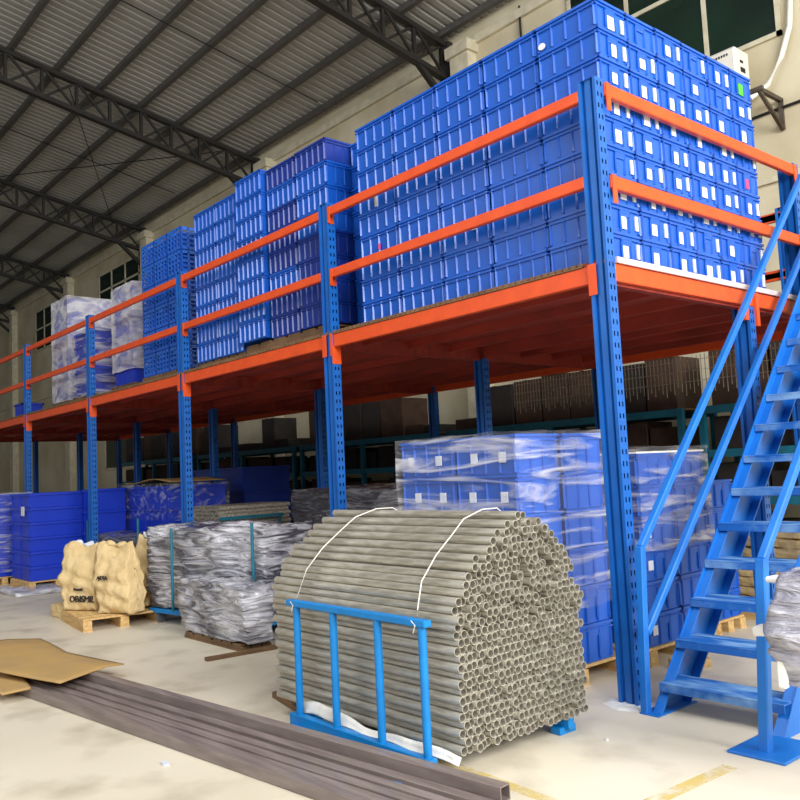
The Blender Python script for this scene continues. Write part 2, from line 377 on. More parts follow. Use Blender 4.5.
o = MB().path([(-2.6,5.97,5.80),(-1.6,5.97,5.83),(-0.5,5.97,5.83),(2,5.97,5.83)],0.018,6).build('wall_cable', M['black'])
tag(o, 'black cable running along the cream wall below the air conditioner', 'cable')
for i, (x, z0, lab) in enumerate(((-7.75, 8.7, 'thin black rod hanging on the wall right of the nearest truss'), (-15.9, 8.6, 'thin black rod hanging on the wall above the ribbed crates'))):
    o = MB().path([(x+2.2,5.95,9.1),(x+2.2,5.95,7.4)],0.02,6).build('hanging_rod', M['black']); tag(o, lab, 'rod', 'rods on the wall')

# ------------------------------------------------------------------ mezzanine
BAY = 3.0; DT = 2.80; BT, BB = 2.772, 2.656
mz = empty('mezzanine', (-7.5, 2.0, 0), 'long steel mezzanine with blue perforated posts, orange beams and red deck', 'mezzanine')
def upright_mesh(h):
    m = MB(); w, d = 0.14, 0.085
    prof = [(-w,d),(-w,0),(-0.118,0),(-0.118,0.03),(-0.100,0.03),(-0.092,0.012),(-0.048,0.012),(-0.040,0.03),(-0.022,0.03),(-0.022,0),(0,0)]
    vs = [(x,y,z) for x,y in prof for z in (0,h)]
    m.add(vs, [(2*i,2*i+2,2*i+3,2*i+1) for i in range(len(prof)-1)])
    m.add([(-w,d,0),(0,d,0),(0,d,h),(-w,d,h)], [(0,1,2,3)])
    m.add([(-w,0,h),(0,0,h),(0,d,h),(-w,d,h)], [(0,1,2,3)])
    ys = [0, 0.018, 0.031, 0.054, 0.067, d]; p = 0.075; z = 0.0
    def q(y0,y1,z0,z1): m.add([(0,y0,z0),(0,y1,z0),(0,y1,z1),(0,y0,z1)], [(0,1,2,3)])
    while z + p <= h:
        q(0,d,z,z+0.044)
        for a in (0,2,4): q(ys[a],ys[a+1],z+0.044,z+p)
        z += p
    q(0,d,z,h)
    return m
UP = {}
def upright(x, y, h, label=None):
    if h not in UP:
        o = upright_mesh(h).build('upright_post', M['post'], mz, world=False, fix=False); UP[h] = o
    else:
        o = UP[h].copy(); COL.objects.link(o); o.parent = mz
    o.location = (x - mz.location.x, y - mz.location.y, 0)
    b = MB().box(-0.19,-0.04,0.0,0.05,0.125,0.008).build('base_plate', M['post'], o, world=False)
    return o
for n in range(7): upright(-BAY*n, 0, 4.0)
for n in range(7): upright(-BAY*n, 1.8 if n == 0 else 1.95, 2.65)
upright(0, 2.8, 4.0)
for n in range(7): upright(-BAY*n if n else -0.6, 4.0, 4.0)
def part(mb, name, m, parent=mz, bevel=0.0): return mb.build(name, m, parent, bevel)
for n in range(6):
    xr, xl = -BAY*n - 0.14, -BAY*(n+1)
    b = part(MB().box(xl,0.012,BB,xr,0.062,BT), 'deck_beam', M['orange'], bevel=0.004)
    part(MB().box(xr-0.012,-0.006,2.575,xr+0.052,-0.001,2.778), 'beam_connector', M['orange'], b)
    part(MB().box(xl-0.03,-0.006,2.575,xl+0.006,-0.001,2.778).box(xl+0.001,-0.0059,2.50,xl+0.0059,0.09,2.66), 'beam_connector', M['orange'], b)
    part(MB().box(xl,4.03,BB,xr,4.08,BT), 'deck_beam', M['orange'])
    part(MB().box(xl,1.96,BB,xr,2.01,BT), 'deck_beam', M['deck'])
    for z in (3.87, 3.29):
        r = part(MB().box(xl+0.004,0.0,z,xr,0.045,z+0.08), 'guard_rail', M['orange'], bevel=0.006)
        part(MB().box(xl+0.002,-0.004,z-0.07,xl+0.045,0.0,z+0.08).box(xl+0.002,-0.004,z-0.07,xl+0.006,0.07,z+0.08), 'rail_bracket', M['orange'], r)
        part(MB().box(xl+0.004,4.02,z,xr,4.06,z+0.08), 'guard_rail', M['orange'])
for n in range(7):
    x = -BAY*n - 0.07
    part(MB().box(x-0.03,0.085,BB-0.02,x+0.03,4.05,BT-0.002), 'cross_beam', M['deck'])
for n in range(6):
    for j in range(7):
        y = 0.42 + j*0.55
        if abs(y-1.98) < 0.12: continue
        part(MB().box(-BAY*(n+1)-0.04,y-0.02,2.70,-BAY*n-0.10,y+0.02,BT), 'joist', M['deck'])
for n in range(6):
    for j in range(8):
        y0 = 0.02 + j*0.515
        x1 = -BAY*n if n else -0.002
        part(MB().box(-BAY*(n+1)+0.006,y0,BT,x1,y0+0.495,DT), 'deck_panel', M['deck'])
mb = MB().box(-18,0.006,BT+0.001,-0.2,0.028,BT+0.012); x = -0.2
while x > -18:
    mb.box(x-0.035,0.004,BT+0.002,x,0.03,BT+0.030); x -= 0.06
part(mb, 'deck_rib_edge', M['wood_dark'])
b = part(MB().box(-0.055,0.09,BB,-0.005,2.8,BT), 'deck_beam', M['orange'], bevel=0.004)
for q_ in ((-0.058,1.74,2.54,0.0,1.795,2.70),(-0.005,1.885,2.50,0.02,1.93,2.76),(-0.06,2.74,2.5,0.004,2.80,2.76)): part(MB().box(*q_), 'beam_connector', M['orange'], b)
part(MB().box(-0.05,2.885,BB,-0.005,4.1,BT), 'deck_beam', M['orange'])
part(MB().box(-0.0015,0.09,BT+0.001,0.016,2.8,BT+0.04), 'deck_edge_strip', M['deck_edge'])
for z in (3.885, 3.265):
    r = part(MB().box(-0.03,0.088,z,0.016,2.80,z+0.09), 'guard_rail', M['orange'], bevel=0.006)
    for q_ in ((0.016,0.088,z-0.10,0.022,0.135,z+0.09),(0.016,2.76,z-0.08,0.022,2.81,z+0.09)): part(MB().box(*q_), 'rail_bracket', M['orange'], r)
    part(MB().box(-3.0,4.02,z,-0.6,4.06,z+0.08), 'guard_rail', M['orange'])
wm = empty('wire_mesh_panel', (-2.0, 4.2, 2.3), 'pale wire mesh strip hanging under the back edge of the deck', 'wire mesh')
mb = MB()
for i in range(90): mb.box(-4.6+i*0.05,4.19,2.30-0.12*((i*7)%5)/5,-4.594+i*0.05,4.196,2.655)
for z in (2.36,2.48,2.6): mb.box(-4.6,4.19,z,-0.1,4.196,z+0.006)
mb.build('mesh', M['wire'], wm)
vs, fs = [], []
for r, zz in ((0.17,0.0),(0.13,0.012)):
    for i in range(24):
        a = 2*math.pi*i/24; rr = r*(1+0.22*noise.noise(Vector((math.cos(a)*2,math.sin(a)*2,1.3))))
        vs.append((-0.07+rr*math.cos(a)*1.05, 0.03+rr*math.sin(a)*0.85, zz+0.001))
fs = [(i,(i+1)%24,24+(i+1)%24,24+i) for i in range(24)]+[tuple(range(24,48))]
o = MB().add(vs, fs).build('cement_patch', M['cement']); tag(o, 'rough white cement patch around the foot of the corner post', 'cement patch')

# ------------------------------------------------------------------ staircase
st = empty('staircase', (0.5, 1.2, 0), 'blue steel open-riser staircase with twin handrails leaning against the mezzanine', 'staircase')
SL = 0.222/0.206
def stringer(x0, x1):
    mb = MB(); out = 1 if x0 < 0.5 else -1
    poly = [(-0.03,0.0),(0.28,0.0),(2.85,2.77),(2.85,2.95),(2.55,2.95)]
    vs = [(x,y,z) for x in (x0, x0+0.006) for y,z in poly]
    n = len(poly); mb.add(vs, [tuple(range(n)),tuple(range(n,2*n))[::-1]]+[(i,(i+1)%n,n+(i+1)%n,n+i) for i in range(n)])
    for a, b in (((-0.03,0.0),(2.68,2.95)), ((0.28,0.0),(2.85,2.77))):
        mb.add([(x,y,z) for x in (x0,x1) for y,z in (a,(a[0]+0.015,a[1]),(b[0]+0.015,b[1]),b)], [(0,1,2,3),(7,6,5,4),(0,4,5,1),(1,5,6,2),(2,6,7,3),(3,7,4,0)])
    return part(mb, 'stringer', M['stair'], st)
stringer(0.12, 0.18); stringer(0.90, 0.84)
for k in range(12):
    y, z = 0.04+0.206*k, 0.155+0.222*k
    mb = MB().box(0.128,y,z,0.892,y+0.25,z+0.012); mb.box(0.128,y,z-0.04,0.892,y+0.008,z)
    part(mb, 'tread', M['tread'], st, 0.003)
def rail(x, pts, name='handrail', w=0.045):
    mb = MB()
    for a, b in zip(pts, pts[1:]): mb.bar((x,a[0],a[1]),(x,b[0],b[1]),w,w,up=(1,0,0))
    return part(mb, name, M['stair'], st, 0.006)
rail(0.095, [(-0.06,0.0),(0.0,0.98)], 'handrail_post', 0.05)
rail(0.095, [(0.0,0.97),(2.72,3.84)]); rail(0.095, [(0.0,0.46),(2.72,3.28)])
rail(0.93, [(-0.27,0.0),(-0.15,0.96)], 'handrail_post', 0.055)
rail(0.93, [(-0.15,0.95),(2.72,3.84)]); rail(0.93, [(-0.13,0.46),(2.72,3.28)])
part(MB().box(0.78,-0.38,0.0,1.08,0.0,0.015), 'base_plate', M['stair'], st, 0.003)
part(MB().box(0.07,-0.09,0.0,0.2,0.33,0.008), 'base_plate', M['stair'], st)

# ------------------------------------------------------------------ plastic crates
def crate_proto(name, L, Wd, H, m, ribs=5, endparts=True):
    """solid-walled stacking crate, long side along x, origin at base centre"""
    r = MB(); a, b = L/2-0.012, Wd/2-0.012
    r.taper((-a+0.006,-b+0.006,a-0.006,b-0.006),(-a,-b,a,b),0.0,H-0.004)
    for i in range(ribs):
        x = -a + 0.012 + (2*a-0.024)*i/(ribs-1)
        for sg in (-1,1): r.prism([(x-0.009,sg*(b-0.004)),(x+0.009,sg*(b-0.004)),(x+0.002,sg*(b+0.0105)),(x-0.002,sg*(b+0.0105))],0.012,H-0.03)
    for i in range(4):
        y = -b + 0.012 + (2*b-0.024)*i/3
        for sg in (-1,1): r.prism([(sg*(a-0.004),y-0.009),(sg*(a-0.004),y+0.009),(sg*(a+0.0105),y+0.002),(sg*(a+0.0105),y-0.002)],0.012,H-0.03)
    o = r.build(name, m, None)
    rim = MB(); t = L/2-0.001; u = Wd/2-0.001
    for z0, z1 in ((H-0.018,H),(H-0.045,H-0.037)):
        rim.box(-t,-u,z0,t,-u+0.014,z1).box(-t,u-0.014,z0,t,u,z1).box(-t,-u,z0,-t+0.014,u,z1).box(t-0.014,-u,z0,t,u,z1)
    rim.build('rim', m, o, world=False)
    if endparts:
        hp = MB(); x = a+0.008
        hp.box(a,-0.062,0.03,x,-0.052,H-0.045).box(a,0.052,0.03,x,0.062,H-0.045).box(a,-0.062,H-0.062,x,0.062,H-0.045).box(a,-0.052,H-0.085,x-0.002,0.052,H-0.062)
        hp.build('handle', m, o, world=False)
    return o
H9 = 0.1985
protoA = crate_proto('plastic_crate', 0.53, 0.35, H9, M['crate'])
protoF = crate_proto('plastic_crate', 0.53, 0.35, H9, M['crate'], 5, False)
cnt = {}
def sticker(parent, x0, y0, z0, x1, y1, z1, m, label=None):
    o = MB().box(x0,y0,z0,x1,y1,z1).build('paper_label', m, parent, world=False)
    if label: o['label'] = label
    return o
first = {'A': True, 'F': True}
def put(proto, key, loc, label, group, rz=0.0):
    if first.get(key, True):
        first[key] = False
        proto.location = loc; proto.rotation_euler = (0,0,rz); tag(proto, label, 'crate', group); return proto
    c = proto.copy(); COL.objects.link(c); c.location = loc; c.rotation_euler = (0,0,rz); tag(c, label, 'crate', group)
    for ch in protokids[proto.name]:
        d = ch.copy(); COL.objects.link(d); d.parent = c
    return c
protokids = {}
for p in (protoA, protoF): protokids[p.name] = list(p.children)
CB = 2.812   # base of the corner stack
row9 = lambda r: 'top row' if r == 8 else ('bottom row' if r == 0 else '%s row from bottom' % ORD[r+1])
G1 = 'blue crates of the corner stack on the mezzanine'
for c in range(6):
    for r in range(9):
        y = 0.13 + 0.1755 + c*0.352; x = -0.045 - 0.265 + rnd.uniform(-0.004,0.004)
        pos = '%s column from the post' % ('farthest' if c == 5 else ORD[c+1])
        o = put(protoA, 'A', (x, y, CB+r*0.2), 'blue crate, end face of corner stack, %s, %s' % (pos, row9(r)) if c else 'blue crate on the outer corner of the corner stack, %s' % row9(r), G1)
        xe = 0.2535; h = rnd.random()
        dz = rnd.uniform(-0.012,0.012)
        if h < 0.85:
            sp = (c, r) in ((5,8),); pk = (c, r) in ((5,4),(5,0))
            m = M['green'] if sp else (M['pink'] if pk else M['label'])
            dy = rnd.uniform(-0.012,0.012); hw = rnd.uniform(0.026,0.040)
            sticker(o, xe, dy-hw, 0.030+dz, xe+0.004, dy+hw, 0.125+dz, m, 'green paper label' if sp else ('pink paper label' if pk else 'white paper label'))
        if (c, r) == (0, 8):
            rd = [(-0.205+0.030*math.cos(i*math.pi/8), 0.045+0.024*math.sin(i*math.pi/8)) for i in range(16)]
            dm = MB().prism([(x_, z_) for x_, z_ in rd], 0, 0.008, M4=Matrix(((1,0,0,0),(0,0,1,-0.1765),(0,1,0,0),(0,0,0,1))))
            dm.build('paper_label', M['label'], o, world=False)['label'] = 'round white paper label'
        if rnd.random() < 0.8:
            sticker(o, xe-0.002, 0.116, 0.035+dz, xe+0.008, 0.116+rnd.uniform(0.028,0.042), 0.135+dz, M['label'], 'white paper label')
for c in range(1, 5):
    for r in range(9):
        x = -0.045 - 0.265 - c*0.5345; y = 0.13 + 0.175 + rnd.uniform(-0.003,0.008)
        o = put(protoF, 'F', (x, y, CB+r*0.2), 'blue crate, front face of corner stack, %s column from post, %s' % (ORD[c+1], row9(r)), G1)
        if (c, r) in ((4, 5),): sticker(o, -0.02,-0.177,0.02,0.0,-0.170,0.15, M['yellow'], 'yellow tape strip')
        if (c, r) in ((4, 3),): sticker(o, 0.0,-0.177,0.03,0.025,-0.170,0.08, M['pink'], 'pink paper label')
        if (c, r) in ((2, 2),): sticker(o, 0.08,-0.177,0.11,0.13,-0.170,0.14, M['label'], 'white paper label')
# second bay: taller ribbed crates
H8 = 0.222
protoB = crate_proto('plastic_crate', 0.53, 0.36, H8, M['crate'], 6, False); protokids[protoB.name] = list(protoB.children)
protoD = crate_proto('plastic_crate', 0.53, 0.36, H8, M['crate_dark'], 6, False); protokids[protoD.name] = list(protoD.children)  # darker copy of the ribbed crate, shading put into its colour
row8 = lambda r: 'top row' if r == 7 else ('bottom row' if r == 0 else '%s row from bottom' % ORD[r+1])
G2 = 'ribbed blue crates in the second bay of the mezzanine'
cols = [(-5.66,0.32,0.075,0),(-5.12,0.32,0.075,0),(-4.57,0.27,0.145,0),(-4.02,0.33,0.12,1),(-3.47,0.33,0.13,1),(-2.93,0.62,0.10,0)]
cn = ['leftmost column', 'second column from left', 'third column from left', 'fourth column from left', 'fifth column from left', 'set-back column']
for c, (x, y, dz, dk) in enumerate(cols):
    for r in range(8):
        k = 'D' if (dk and rnd.random() < 0.45) else 'B'
        put(protoD if k == 'D' else protoB, k, (x+rnd.uniform(-0.004,0.004), y, DT+0.01+dz+r*0.2235), ('shade-tinted blue' if k == 'D' else 'blue')+' ribbed crate, second mezzanine bay, %s, %s' % (cn[c], row8(r)), G2)

# ------------------------------------------------------------------ pallets
def pallet(loc, L, Wd, H, label, rz=0.0, m='wood', nb=6, group='wooden pallets'):
    p = empty('wooden_pallet', loc, label, 'pallet', group, rz)
    for i in range(nb):
        x = -L/2 + (i+0.5)*L/nb
        MB().box(x-L/nb*0.40,-Wd/2,H-0.02,x+L/nb*0.40,Wd/2,H).build('deck_board', M[m], p, 0.003, world=False)
    for y in (-Wd/2+0.045, 0, Wd/2-0.045):
        MB().box(-L/2,y-0.045,0.02,L/2,y+0.045,H-0.0201).build('stringer_board', M[m], p, 0.003, world=False)
        MB().box(-L/2,y-0.05,0.0,L/2,y+0.05,0.0199).build('bottom_board', M[m], p, world=False)
    return p
for i, (x, w, lab) in enumerate(((-5.39,1.1,'leftmost'),(-4.02,1.6,'middle'),(-2.93,0.5,'set-back'))):
    y = (0.42,0.42,0.66)[i]; d = 0.5
    h = (0.082,0.127,0.107)[i]
    pallet((x,y,DT), w, d, h, 'dark wooden pallet under the ribbed crates of the second bay, %s one' % lab, 0, 'wood_dark')

# ------------------------------------------------------------------ vented crates in the third bay
def vented(name, L, Wd, H, m):
    r = MB(); a, b = L/2-0.004, Wd/2-0.004; t = 0.012
    r.box(-a,-b,0,a,b,0.012)
    for sx in (-1,1):
        x0, x1 = (sx*a, sx*(a-t)) if sx < 0 else (a-t, a)
        for i in range(6):
            y = -b+0.012 + (2*b-0.024)*i/5; r.box(x0,y-0.012,0,x1,y+0.012,H-0.004)
        for z0,z1 in ((0,0.045),(0.085,0.10),(0.14,0.165),(0.205,0.22),(H-0.045,H-0.004)): r.box(x0,-b,z0,x1,b,z1)
    for sy in (-1,1):
        y0, y1 = (-b, -b+t) if sy < 0 else (b-t, b)
        for i in range(5):
            x = -a+0.012 + (2*a-0.024)*i/4; r.box(x-0.012,y0,0,x+0.012,y1,H-0.004)
        for z0,z1 in ((0,0.045),(0.085,0.10),(0.14,0.165),(0.205,0.22),(H-0.045,H-0.004)): r.box(-a,y0,z0,a,y1,z1)
    r.box(-a+0.05,-b+0.05,0.012,a-0.05,b-0.05,H-0.05)
    o = r.build(name, m, None)
    MB().box(-0.05,-b-0.004,H-0.10,0.05,-b+0.002,H-0.06).build('handle', m, o, world=False)
    return o
HV = 0.294
protoV = vented('vented_crate', 0.39, 0.5, HV, M['crate_pale']); protokids[protoV.name] = list(protoV.children)
GV = 'vented blue crates in the third bay of the mezzanine'
for c in range(3):
    for r in range(6):
        put(protoV, 'V', (-7.32+c*0.395, 0.42, 2.895+r*0.296), 'blue vented crate, third mezzanine bay, %s column, %s' % (['left','middle','right'][c], 'top row' if r == 5 else 'bottom row' if r == 0 else ORD[r+1]+' row from bottom'), GV)
protoW = vented('vented_crate', 0.39, 0.5, HV, M['crate_dark']); protokids[protoW.name] = list(protoW.children)  # darker copy of the vented crate: its side's shade put into the colour
for r in range(6):
    put(protoW, 'W', (-6.53, 0.94, 2.895+r*0.296), 'shade-tinted blue vented crate behind the right column of vented crates, %s' % ('top row' if r == 5 else 'bottom row' if r == 0 else ORD[r+1]+' row from bottom'), GV)
pallet((-6.92,0.66,DT), 1.25, 1.0, 0.09, 'dark wooden pallet under the vented blue crates', 0, 'wood_dark')

# ------------------------------------------------------------------ smooth bins and stretch film
def bin_proto(L, Wd, H, m, name='storage_bin'):
    r = MB(); a, b = L/2-0.02, Wd/2-0.02
    r.taper((-a+0.01,-b+0.01,a-0.01,b-0.01),(-a,-b,a,b),0,H-0.003)
    for x in (-a+0.05, 0, a-0.05): r.box(x-0.012,-b-0.008,0.02,x+0.012,b+0.008,H-0.05)
    o = r.build(name, m)
    rim = MB(); t, u = L/2-0.003, Wd/2-0.003
    rim.box(-t,-u,H-0.04,t,-u+0.03,H-0.001).box(-t,u-0.03,H-0.04,t,u,H-0.001).box(-t,-u,H-0.04,-t+0.03,u,H-0.001).box(t-0.03,-u,H-0.04,t,u,H-0.001)
    rim.build('rim', m, o, 0.004, world=False)
    return o
def bin_stack(key, L, Wd, H, m, x, y, z, n, where, group, gap=0.002, cat='bin'):
    p = bin_proto(L, Wd, H, m); protokids[p.name] = list(p.children)
    for r in range(n):
        lab = 'blue bin, %s, %s' % (where, 'topmost' if r == n-1 else 'lowest' if r == 0 else ORD[r+1]+' from the bottom')
        o = put(p, key, (x, y, z+r*(H+gap)), lab, group); o['category'] = cat
def film(name, x0, y0, z0, x1, y1, z1, m, label, seed=1, amp=0.012, group='stretch film round stacks', top=True, cat='plastic film'):
    sx, sy, sz = x1-x0, y1-y0, z1-z0; mb = MB(); N = 18
    def face(fn):
        vs = [fn(i/N, j/N) for i in range(N+1) for j in range(N+1)]
        out = []
        for v in vs:
            w = Vector(v); w += noise.noise_vector(w*5+Vector((seed,seed,0)))*amp; out.append(w)
        mb.add(out, [(i*(N+1)+j,(i+1)*(N+1)+j,(i+1)*(N+1)+j+1,i*(N+1)+j+1) for i in range(N) for j in range(N)], 0, True)
    face(lambda a,b: (x0+a*sx,y0,z0+b*sz)); face(lambda a,b: (x1,y0+a*sy,z0+b*sz)); face(lambda a,b: (x1-a*sx,y1,z0+b*sz)); face(lambda a,b: (x0,y1-a*sy,z0+b*sz))
    if top: face(lambda a,b: (x0+a*sx,y0+b*sy,z1))
    bm_o = mb.build(name, m, fix=False); return tag(bm_o, label, cat, group)
# on the deck, fourth bay: wrapped stacks
GW = 'blue bins in wrapped stacks on the far deck'
pallet((-11.0,0.62,DT), 0.8, 0.75, 0.12, 'wooden pallet under the tall wrapped stack left of the fourth post', 0, 'wood_dark')
bin_stack('b1', 0.76, 0.72, 0.235, M['bin'], -11.0, 0.62, DT+0.122, 7, 'tall wrapped stack left of the fourth post', GW)
film('plastic_wrap', -11.40,0.24,DT+0.10,-10.60,1.0,4.62, M['film_milky'], 'milky plastic film round the tall bin stack left of the fourth post', 1)
pallet((-10.0,0.62,DT), 0.95, 0.72, 0.12, 'wooden pallet under the short wrapped stack behind the fourth post', 0, 'wood_dark')
bin_stack('b2', 0.9, 0.68, 0.2, M['bin'], -10.0, 0.62, DT+0.122, 5, 'short wrapped stack behind the fourth post', GW)
film('plastic_wrap', -10.47,0.26,DT+0.10,-9.53,0.98,3.96, M['film'], 'clear plastic film round the short bin stack behind the fourth post', 2)
pallet((-8.5,0.6,DT), 0.85, 0.62, 0.12, 'wooden pallet under the wrapped stack right of the fourth post', 0, 'wood_dark')
bin_stack('b3', 0.76, 0.58, 0.235, M['bin'], -8.5, 0.6, DT+0.122, 6, 'wrapped stack right of the fourth post', GW)
film('plastic_wrap', -8.89,0.29,3.12,-8.11,0.91,4.36, M['film_milky'], 'milky plastic film round the bin stack right of the fourth post', 3)
sb = bin_proto(0.5, 0.4, 0.28, M['bin'], 'storage_bin'); sb.location = (-13.2, 0.4, DT+0.002); tag(sb, 'small lone blue bin on the deck beside the fifth post', 'bin')

# ------------------------------------------------------------------ wrapped crate pallets on the ground
H6 = 0.262
protoP = crate_proto('plastic_crate', 0.58, 0.44, H6, M['crate'], 5, True); protokids[protoP.name] = list(protoP.children)
GP = 'blue crates on the front wrapped pallet'
pallet((-1.16,0.22,0), 1.2, 1.1, 0.125, 'wooden pallet under the film-wrapped crates behind the pipe bundle', 0)
GPn = ['bottom','second','third','fourth','fifth','top']
for j, (y, rowname) in enumerate(((-0.10,'front'),(0.38,'rear'))):
    for i, x in enumerate((-1.46, -0.87)):
        if j == 1 and i == 0: continue
        for r in range(6):
            o = put(protoP, 'P', (x, y, 0.127+r*0.2645), 'blue crate on the front wrapped pallet, %s %s corner, %s layer' % (rowname, ['left','right'][i], GPn[r]), GP)
            if j == 0 and r in (4, 5):
                for q in range(2):
                    xx = -0.13+0.26*q+rnd.uniform(-0.05,0.05)
                    sticker(o, xx-0.03,-0.2195,0.08,xx+0.03,-0.2120,0.15, M['label'], 'white paper label')
film('plastic_wrap', -1.775,-0.345,0.52,-0.555,0.63,1.735, M['film'], 'clear wrinkled plastic film round the crates behind the pipe bundle', 5, 0.014)
GQ = 'blue crates on the wrapped pallet beside the stairs'
pallet((-0.82,1.42,0), 0.62, 0.98, 0.125, 'wooden pallet under the wrapped crates seen between corner post and stairs', 0)
protoQ = crate_proto('plastic_crate', 0.58, 0.46, 0.235, M['crate'], 5, True); protokids[protoQ.name] = list(protoQ.children)
for j, (y, nm) in enumerate(((1.18,'front'),(1.66,'rear'))):
    for r in range(6):
        o = put(protoQ, 'Q', (-0.82, y, 0.127+r*0.2375), 'blue crate on the wrapped pallet beside the stairs, %s column, %s layer' % (nm, GPn[r]), GQ)
        if j == 0 and r in (0,2,3): sticker(o, 0.2785,-0.16,0.08,0.2855,-0.10,0.15, M['label'], 'white paper label')
film('plastic_wrap', -1.13,0.93,0.82,-0.505,1.92,1.60, M['film'], 'clear plastic film round the upper crates beside the stairs', 7, 0.014)
o = MB().box(-1.11,0.95,1.552,-0.53,1.90,1.566).build('foam_sheet', M['foam']); tag(o, 'white foam sheet lying on the wrapped crates beside the stairs', 'sheet')
pallet((-1.0,2.43,0), 0.6, 0.5, 0.11, 'wooden pallet under the low crates behind the stairs', 0)
for j, (y, nm) in enumerate(((2.43,'only'),)):
    for r in range(5):
        put(protoQ, 'Q', (-1.0, y, 0.112+r*0.2375), 'blue crate in the low stack behind the stair treads, %s layer' % ['bottom','second','third','fourth','top'][r], 'blue crates behind the stairs')
# layers of flattened kraft cartons behind the stairs
bs = pallet((-0.62,3.4,0), 0.76, 0.76, 0.11, 'wooden pallet under the crumpled kraft sacks behind the stairs', 0)
for i in range(8):
    v, f = lump((0.70+rnd.uniform(-0.05,0.03),0.70,0.085), 30+i, 0.03, 4.0, 14)
    o = MB().add([(p.x-0.62,p.y+3.4,p.z+0.118+i*0.09) for p in v], f, 0, True).build('kraft_sack', M['kraft'], fix=True)
    tag(o, 'crumpled kraft sack in the pile behind the stairs, %s' % ('topmost' if i == 7 else 'lowest' if i == 0 else ORD[i+1]+' from the bottom'), 'sack', 'kraft sacks piled behind the stairs')
o = MB().bar((-0.42,1.02,0.03),(-0.22,1.22,0.03),0.08,0.06).build('wood_block', M['wood'], bevel=0.004); tag(o, 'short pale wood block on the floor under the stairs', 'block')

# ------------------------------------------------------------------ pipe rack and its pipes
fr = empty('pipe_rack_frame', (-0.68, -1.1, 0), 'cyan blue welded steel cradle holding the big heap of pipes', 'pipe rack')
YF = -1.65
part(MB().bar((-1.28,YF,0.748),(-0.03,YF,0.748),0.05,0.035), 'top_rail', M['frame'], fr, 0.004)
part(MB().bar((-1.28,YF,0.068),(-0.03,YF,0.068),0.05,0.07), 'bottom_rail', M['frame'], fr, 0.004)
for x in (-1.20,-0.83,-0.43,-0.075): part(MB().path([(x,YF,0.10),(x,YF,0.733)],0.022,14), 'upright_tube', M['frame'], fr)
part(MB().bar((-1.28,-0.51,0.60),(-0.10,-0.51,0.60),0.04,0.035), 'top_rail', M['frame'], fr)
for x in (-1.20,-0.16): part(MB().path([(x,-0.51,0.08),(x,-0.51,0.585)],0.018,14), 'upright_tube', M['frame'], fr)
part(MB().bar((-1.28,-0.66,0.068),(0.02,-0.66,0.068),0.05,0.07), 'bottom_rail', M['frame'], fr, 0.004)
for x in (-1.20,-0.30): part(MB().box(x-0.03,-1.63,0.05,x+0.03,-0.50,0.10), 'cross_bar', M['frame'], fr)
for x in (-1.20,-0.83,-0.075): part(MB().box(x-0.035,-1.86,0.0,x+0.035,-1.60,0.045), 'foot', M['frame'], fr, 0.004)
for x in (-1.20,-0.05): part(MB().box(x-0.035,-0.72,0.0,x+0.035,-0.58,0.04), 'foot', M['frame'], fr, 0.004)
PR = 0.0226; pm = MB().hollow((-0.84,0,0),(0.84,0,0),PR,PR-0.0034,14).build('steel_pipe', M['pipe'])
pts = []
dz = PR*2*0.872; z = 0.105+PR; row = 0
while z < 0.68:
    y = -1.545 + PR + (PR if row % 2 else 0)
    while y < -0.555: pts.append((y, z, row, 0)); y += 2*PR*1.012
    z += dz; row += 1
prof = [(0.68,-1.55,-0.52),(0.76,-1.57,-0.53),(0.82,-1.555,-0.60),(0.95,-1.48,-0.62),(1.04,-1.38,-0.67),(1.13,-1.26,-0.76),(1.20,-1.14,-0.85),(1.24,-1.04,-0.96),(1.28,-1.0,-0.98)]
def span(zz):
    for (a,l,r),(b,l2,r2) in zip(prof, prof[1:]):
        if a <= zz <= b: t = (zz-a)/(b-a); return l+(l2-l)*t, r+(r2-r)*t
    return None
nlow = row; z += 0.004
while z < 1.24:
    s = span(z)
    if s is None: break
    y = s[0] + PR + rnd.uniform(0,0.012)
    while y < s[1]-PR*0.6: pts.append((y+rnd.uniform(-0.0012,0.0012), z+rnd.uniform(-0.004,0.003), row, 1)); y += 2*PR*1.03
    z += dz; row += 1
ntot = row
ordered = sorted(pts, key=lambda p: (p[0]+1.0)*1.0 - 0.35*abs(p[1]-0.8) + (0 if p[1] < 2 else 0))
solo = set(id(p) for p in ordered[:300])
rest = MB(); used = False; seq = {}
for p in pts:
    y, zz, rw, up = p
    seq[rw] = seq.get(rw, 0) + 1
    x = 0.05 - 0.84 + rnd.gauss(0, 0.010 if not up else 0.020)
    if id(p) in solo:
        o = pm if not used else pm.copy()
        if used: COL.objects.link(o)
        used = True
        o.location = (x, y, zz)
        if up: lab = 'steel pipe, loose upper heap, %s layer above the rack rail, %s from front' % (ORD[rw-nlow+1], ORD[seq[rw]])
        else: lab = 'steel pipe in the cyan rack, %s layer from floor, %s from front' % (ORD[rw+1], ORD[seq[rw]])
        tag(o, lab, 'pipe', 'steel pipes in the cyan rack')
    else:
        rest.hollow((x-0.84,y,zz),(x+0.84,y,zz),PR,PR-0.0034,14)
o = rest.build('steel_pipe', M['pipe'], fix=False); tag(o, 'remaining grey steel pipes at the back of the cyan rack', 'pipe', 'steel pipes in the cyan rack', 'stuff')
print('pipes', len(pts), nlow, ntot)
sil = [(-1.63,0.77),(-1.625,0.80),(-1.56,0.93),(-1.45,1.05),(-1.32,1.15),(-1.20,1.22),(-1.05,1.262),(-0.93,1.262),(-0.80,1.20)]
